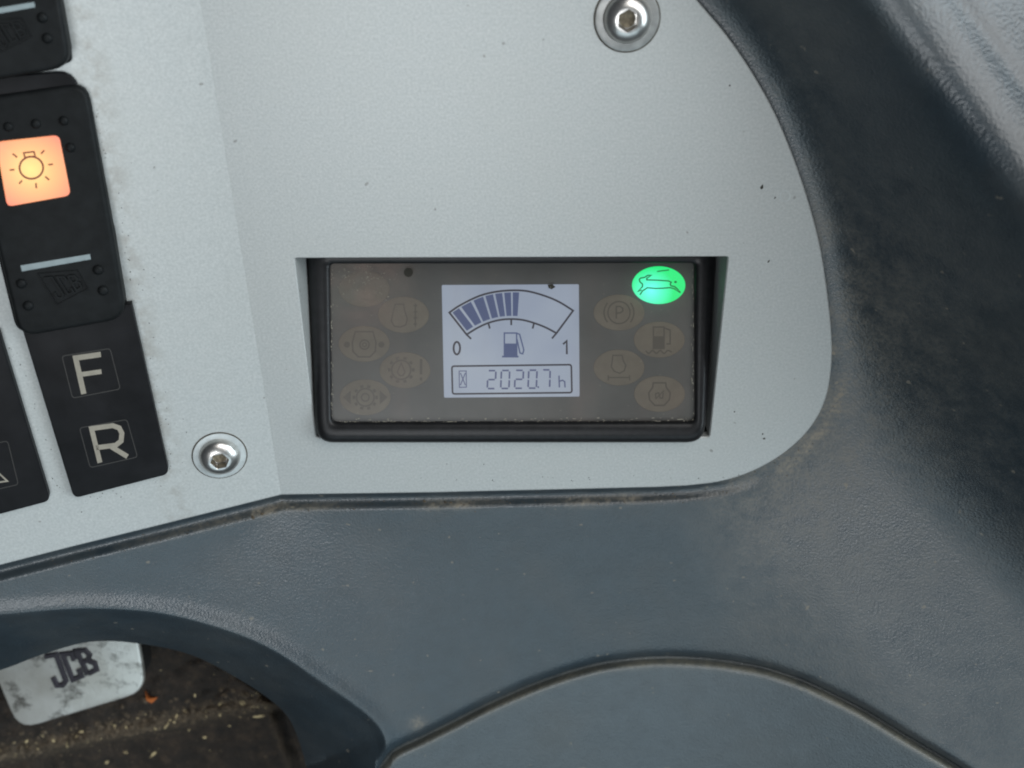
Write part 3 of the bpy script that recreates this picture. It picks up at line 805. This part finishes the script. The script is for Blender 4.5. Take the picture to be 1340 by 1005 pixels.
# ------------------------------------------------------------------ lower opening: pedal with nameplate, dirt
FL = Plane((0,0,-0.040), (0,0,1))
gx = np.arange(-230, 470, 2.5); gy = np.arange(740, 1180, 2.5)
X, Y = np.meshgrid(gx, gy)
right = catmull([(230,740),(275,850),(313,884),(345,908),(362,940),(374,975),(386,1010),(420,1180)], 6)
rx_ = np.interp(Y, [p[1] for p in right], [p[0] for p in right])
e = X-rx_
st_line = (928 + (343-X)*0.20) - Y            # >0 above the step
nz = np.array([[mnoise.fractal(Vector((x*0.02, y*0.03, 0.0)), 1.0, 2.0, 5) for x in gx] for y in gy])
chunk = np.array([[mnoise.voronoi(Vector((x*0.045, y*0.07, 0.3)))[0][0] for x in gx] for y in gy])
Zf = -0.040 + 0.0014*nz + 0.0022*(0.5-np.clip(chunk, 0, 1))*sstep(-2, 4, st_line) - 0.0055*(1-sstep(-7, 3, st_line)) - S*40*sstep(-14, 14, e)**1.5 + 0.0012*np.exp(-((st_line-7)/7)**2)
Pf = W_np(X, Y, Zf)
m = bpy.data.materials.new('dirty_mat'); t_ = nt(m); b_ = bsdf(m); co_ = coords(t_)
n1 = noise_tex(t_, co_, 160, 6, 0.7); n2 = noise_tex(t_, co_, 700, 4, 0.7)
c_ = ramp(t_, n1, [(0.30, (0.007, 0.0055, 0.004)), (0.52, (0.022, 0.015, 0.010)), (0.75, (0.062, 0.042, 0.026))])
at = N(t_, 'ShaderNodeAttribute'); at.attribute_name = 'dirt'
d_ = math_(t_, 'MULTIPLY', at.outputs['Fac'], ramp(t_, n2, [(0.35, (0,0,0)), (0.65, (1,1,1))]))
t_.links.new(mixc(t_, d_, c_, (0.16, 0.12, 0.075)), b_.inputs['Base Color']); b_.inputs['Roughness'].default_value = 0.8
t_.links.new(bump(t_, math_(t_, 'ADD', n1, n2), 0.7, 0.001), b_.inputs['Normal'])
M['mat'] = m
fd = 0.75*np.exp(-((st_line-8)/11)**2) + 0.35*np.exp(-((e+6)/6)**2)
fl = grid_mesh('floor_mat', Pf, 'mat', fd); tag(fl, 'dirty brown black mat strewn with crumbs below the console', 'mat')

NP = Plane(FL.at(100, 900, 0.013), (-0.05, 0.10, 1))
ped = thing('pedal', 'worn silver pedal plate with dark raised brand lettering on the dirty mat', 'pedal', FL.at(100, 900, 0))
NP_OUT = fillet([(-42,800),(165,790),(181,842),(191.5,905),(24,956)], [4,4,10,26,26], 5)
m = bpy.data.materials.new('worn_white_metal'); t_ = nt(m); b_ = bsdf(m); co_ = coords(t_)
n1 = noise_tex(t_, co_, 85, 7, 0.72); n2 = noise_tex(t_, co_, 45, 4, 0.6)
c_ = ramp(t_, n2, [(0.35, (0.76, 0.76, 0.72)), (0.65, (0.58, 0.57, 0.52))])
c_ = mixc(t_, ramp(t_, n1, [(0.53, (0,0,0)), (0.66, (0.9,)*3)]), c_, (0.07, 0.062, 0.05))
t_.links.new(c_, b_.inputs['Base Color']); b_.inputs['Roughness'].default_value = 0.3; b_.inputs['Metallic'].default_value = 0.6
t_.links.new(bump(t_, n1, 0.35, 0.0006), b_.inputs['Normal'])
M['worn'] = m
slab('plate', NP_OUT, NP, 0.0, 0.0018, 'worn', ped, 3.0)
slab('pedal_block', inset(NP_OUT, 5), NP, -0.0016, 0.020, 'under', ped, 1.0)
J = lambda u, v: (u/5.43, 820+v/5.43)
def jq(u, v):
    lo_, hi_ = lerp((395,448), (708,308), u), lerp((312,205), (622,152), u); return J(*lerp(lo_, hi_, v))
for nm, strokes in (('letter_j', [[(.02,.97),(.27,.97),(.27,.12),(.17,.04),(.06,.10),(.04,.36)]]),
                    ('letter_c', [[(.61,.66),(.61,.92),(.41,.94),(.41,.07),(.61,.07),(.61,.34)]]),
                    ('letter_b', [[(.74,.03),(.74,.96),(.93,.93),(.97,.72),(.88,.52),(.77,.52)], [(.88,.51),(.98,.34),(.95,.07),(.77,.05)]])):
    raised(nm, NP, [[jq(*p) for p in st] for st in strokes], 8.4, 0.0007, 'ink', ped)

# crumbs, straw and dust (uncountable)
def crumbs(name, pts, mat, flat=0.5, els=(0.7, 1.0, 1.4, 2.0)):
    V = []; F = []
    for p, r_, n_ in pts:
        b = len(V); a0 = random.random()*6.28; el = random.choice(els)
        for i in range(5):
            a = 2*math.pi*i/5+random.uniform(-.3,.3); x, y = math.cos(a)*r_*el, math.sin(a)*r_
            V.append(p+Vector((x*math.cos(a0)-y*math.sin(a0), x*math.sin(a0)+y*math.cos(a0), -r_*0.2)))
        for i in range(3):
            a = 2*math.pi*i/3+random.uniform(-.3,.3); x, y = math.cos(a)*r_*el*.5, math.sin(a)*r_*.5
            V.append(p+Vector((x*math.cos(a0)-y*math.sin(a0), x*math.sin(a0)+y*math.cos(a0), r_*flat*random.uniform(.6,1.2))))
        F += [[b+5,b+6,b+7],[b,b+1,b+5],[b+1,b+6,b+5],[b+1,b+2,b+6],[b+2,b+3,b+6],[b+3,b+7,b+6],[b+3,b+4,b+7],[b+4,b,b+7],[b+5,b+7,b]]
    o = mesh(name, V, F, mat, None, 0); o['kind'] = 'stuff'
    for p in o.data.polygons: p.use_smooth = False
    return o
def floor_pt(x, y):
    i = int(np.clip((y-740)/2.5, 0, len(gy)-1)); j = int(np.clip((x+230)/2.5, 0, len(gx)-1)); return Vector(Pf[i, j])
P1, P2 = [], []
for k in range(1100):
    x = random.uniform(-60, 350); y = 928+(343-x)*0.20 - random.gauss(8, 9)
    if x > np.interp(y, [p[1] for p in right], [p[0] for p in right])-4: continue
    (P1 if random.random() < 0.95 else P2).append((floor_pt(x, y), S*random.uniform(0.6, 2.6), None))
for k in range(700):
    x = random.uniform(-60, 350); y = random.uniform(850, 1005)
    if x > np.interp(y, [p[1] for p in right], [p[0] for p in right])-6: continue
    (P1 if random.random() < 0.95 else P2).append((floor_pt(x, y), S*random.uniform(0.4, 1.6), None))
for k in range(60):
    x = random.uniform(-40, 345); y = 928+(343-x)*0.20 - random.gauss(9, 7)
    if x < np.interp(y, [p[1] for p in right], [p[0] for p in right])-6: (P2 if random.random() < .45 else P1).append((floor_pt(x, y), S*random.uniform(2.0, 5.0), None))
for k in range(130):
    x = random.uniform(-40, 345); y = 928+(343-x)*0.20 - abs(random.gauss(4, 14)); 
    if x < np.interp(y, [p[1] for p in right], [p[0] for p in right])-8: P1.append((floor_pt(x, y), S*random.uniform(3.5, 8.0), None))
for x, y, q in ((339,938,5.5),(268,966,5),(302,952,4),(255,911,4.2),(240,930,3),(142,998,6),(165,985,5),(200,989,5),(88,975,4),(108,958,4),(40,985,3),(318,924,3.5),(330,926,3.5)):
    P2.append((floor_pt(x, y), S*q, None))
c1 = crumbs('soil_crumbs', P1, 'soil'); c1['label'] = 'brown soil crumbs scattered over the dirty mat'; c1['category'] = 'crumbs'
c2 = crumbs('straw_flakes', [(p, r_*0.75, n_) for p, r_, n_ in P2], 'straw', 0.35, (1.2, 2.0, 3.0, 4.0)); c2['label'] = 'pale straw coloured flakes among the crumbs on the mat'; c2['category'] = 'flakes'
st_ = Rib(FL, 0.002)
of = mesh('orange_flake', [floor_pt(192,900)+Vector((0,0,.001)), floor_pt(200,918)+Vector((0,0,.0012)), floor_pt(196,909)+Vector((0,0,.003)), floor_pt(208,912)+Vector((0,0,.001)), floor_pt(199,911)+Vector((0,0,.0004)), floor_pt(193,917)+Vector((0,0,.0008))],
          [[0,4,2],[2,4,3],[4,1,3],[5,1,4],[0,5,4]], 'rust', None, 0)
tag(of, 'small bright orange flake lying beside the worn pedal plate', 'flake')

# crumbs caught along the panel's lower edge and grime specks on the panel
def body_pt(x, y):
    xa = np.array([[float(x)]]); ya = np.array([[float(y)]])
    return Vector(W_np(xa, ya, base_z(xa, ya, outline_dist(xa, ya)))[0, 0])
P3 = []
run = edge_bottom[::-1]
line = [(60,725),(200,690),(300,665)] + [FB] + run + [(940,631),(975,621),(1010,604),(1040,582),(1063,557),(1080,525)]
cum = [0]
for a, b in zip(line[:-1], line[1:]): cum.append(cum[-1]+math.hypot(b[0]-a[0], b[1]-a[1]))
for k in range(210):
    s_ = random.uniform(0, cum[-1]); i = max(j for j in range(len(line)) if cum[j] <= s_); i = min(i, len(line)-2)
    f_ = (s_-cum[i])/(cum[i+1]-cum[i]); p = lerp(line[i], line[i+1], f_)
    dx, dy = line[i+1][0]-line[i][0], line[i+1][1]-line[i][1]; L_ = math.hypot(dx, dy); nx, ny = -dy/L_, dx/L_
    o_ = abs(random.gauss(9, 6))+2
    P3.append((body_pt(p[0]+nx*o_, p[1]+ny*o_), S*random.uniform(0.35, 1.2), None))
for x, y, q in ((331,678,3),(343,673,2.6),(590,658,2.4),(583,658,2),(330,676,2.4),(556,657,2.2)): P3.append((body_pt(x, y), S*q, None))
for k in range(90):
    x = random.uniform(150, 1300); y = random.uniform(670, 1000)
    if y < np.interp(x, axx, ay)-15 and not bool(inside(np.array([x]), np.array([y]), lip_poly)[0]): P3.append((body_pt(x, y), S*random.uniform(0.3, 0.8), None))
c3 = crumbs('grit', P3, 'soil', 0.4); c3['label'] = 'fine tan grit caught along the lower edge of the silver panel'; c3['category'] = 'grit'
P4 = []
for x, y, q in ((997,245,2.6),(998,568,2.2),(1000,574,2.6),(961,539,1.8),(1014,259,1.2),(1006,342,1.6),(955,112,1.3)): P4.append((PAN.at(x, y, 0.00002), S*q, None))
for k in range(150):
    u = random.random()
    if u < 0.45:   # along the switches
        v = random.random(); x = lerp((118,120), (222,622), v)[0]+random.expovariate(1/9)+1; y = lerp((118,120), (222,622), v)[1]
    elif u < 0.6: x = random.uniform(105, 215); y = 650-(x-97)*0.25+random.expovariate(1/6)+4
    elif u < 0.75: v = random.random(); x = lerp((8,452),(78,655),v)[0]+random.uniform(0,14); y = lerp((8,452),(78,655),v)[1]
    else:
        x = random.uniform(500, 1030); y = 630-random.expovariate(1/5)
        if x > 900: y -= (x-900)**2*0.0018
    P4.append((panel_at(x, y, 0.00002), S*random.uniform(0.3, 1.0), None))
c4 = crumbs('grime_specks', P4, 'speck', 0.12); c4['label'] = 'tiny dark grime specks on the silver panel'; c4['category'] = 'specks'
rg = Rib(PAN, 0.00003); rg.circle(1027.5,256.5,6.5,7,1.0); ro = rg.build('worn_ring_mark', 'washer', panel)
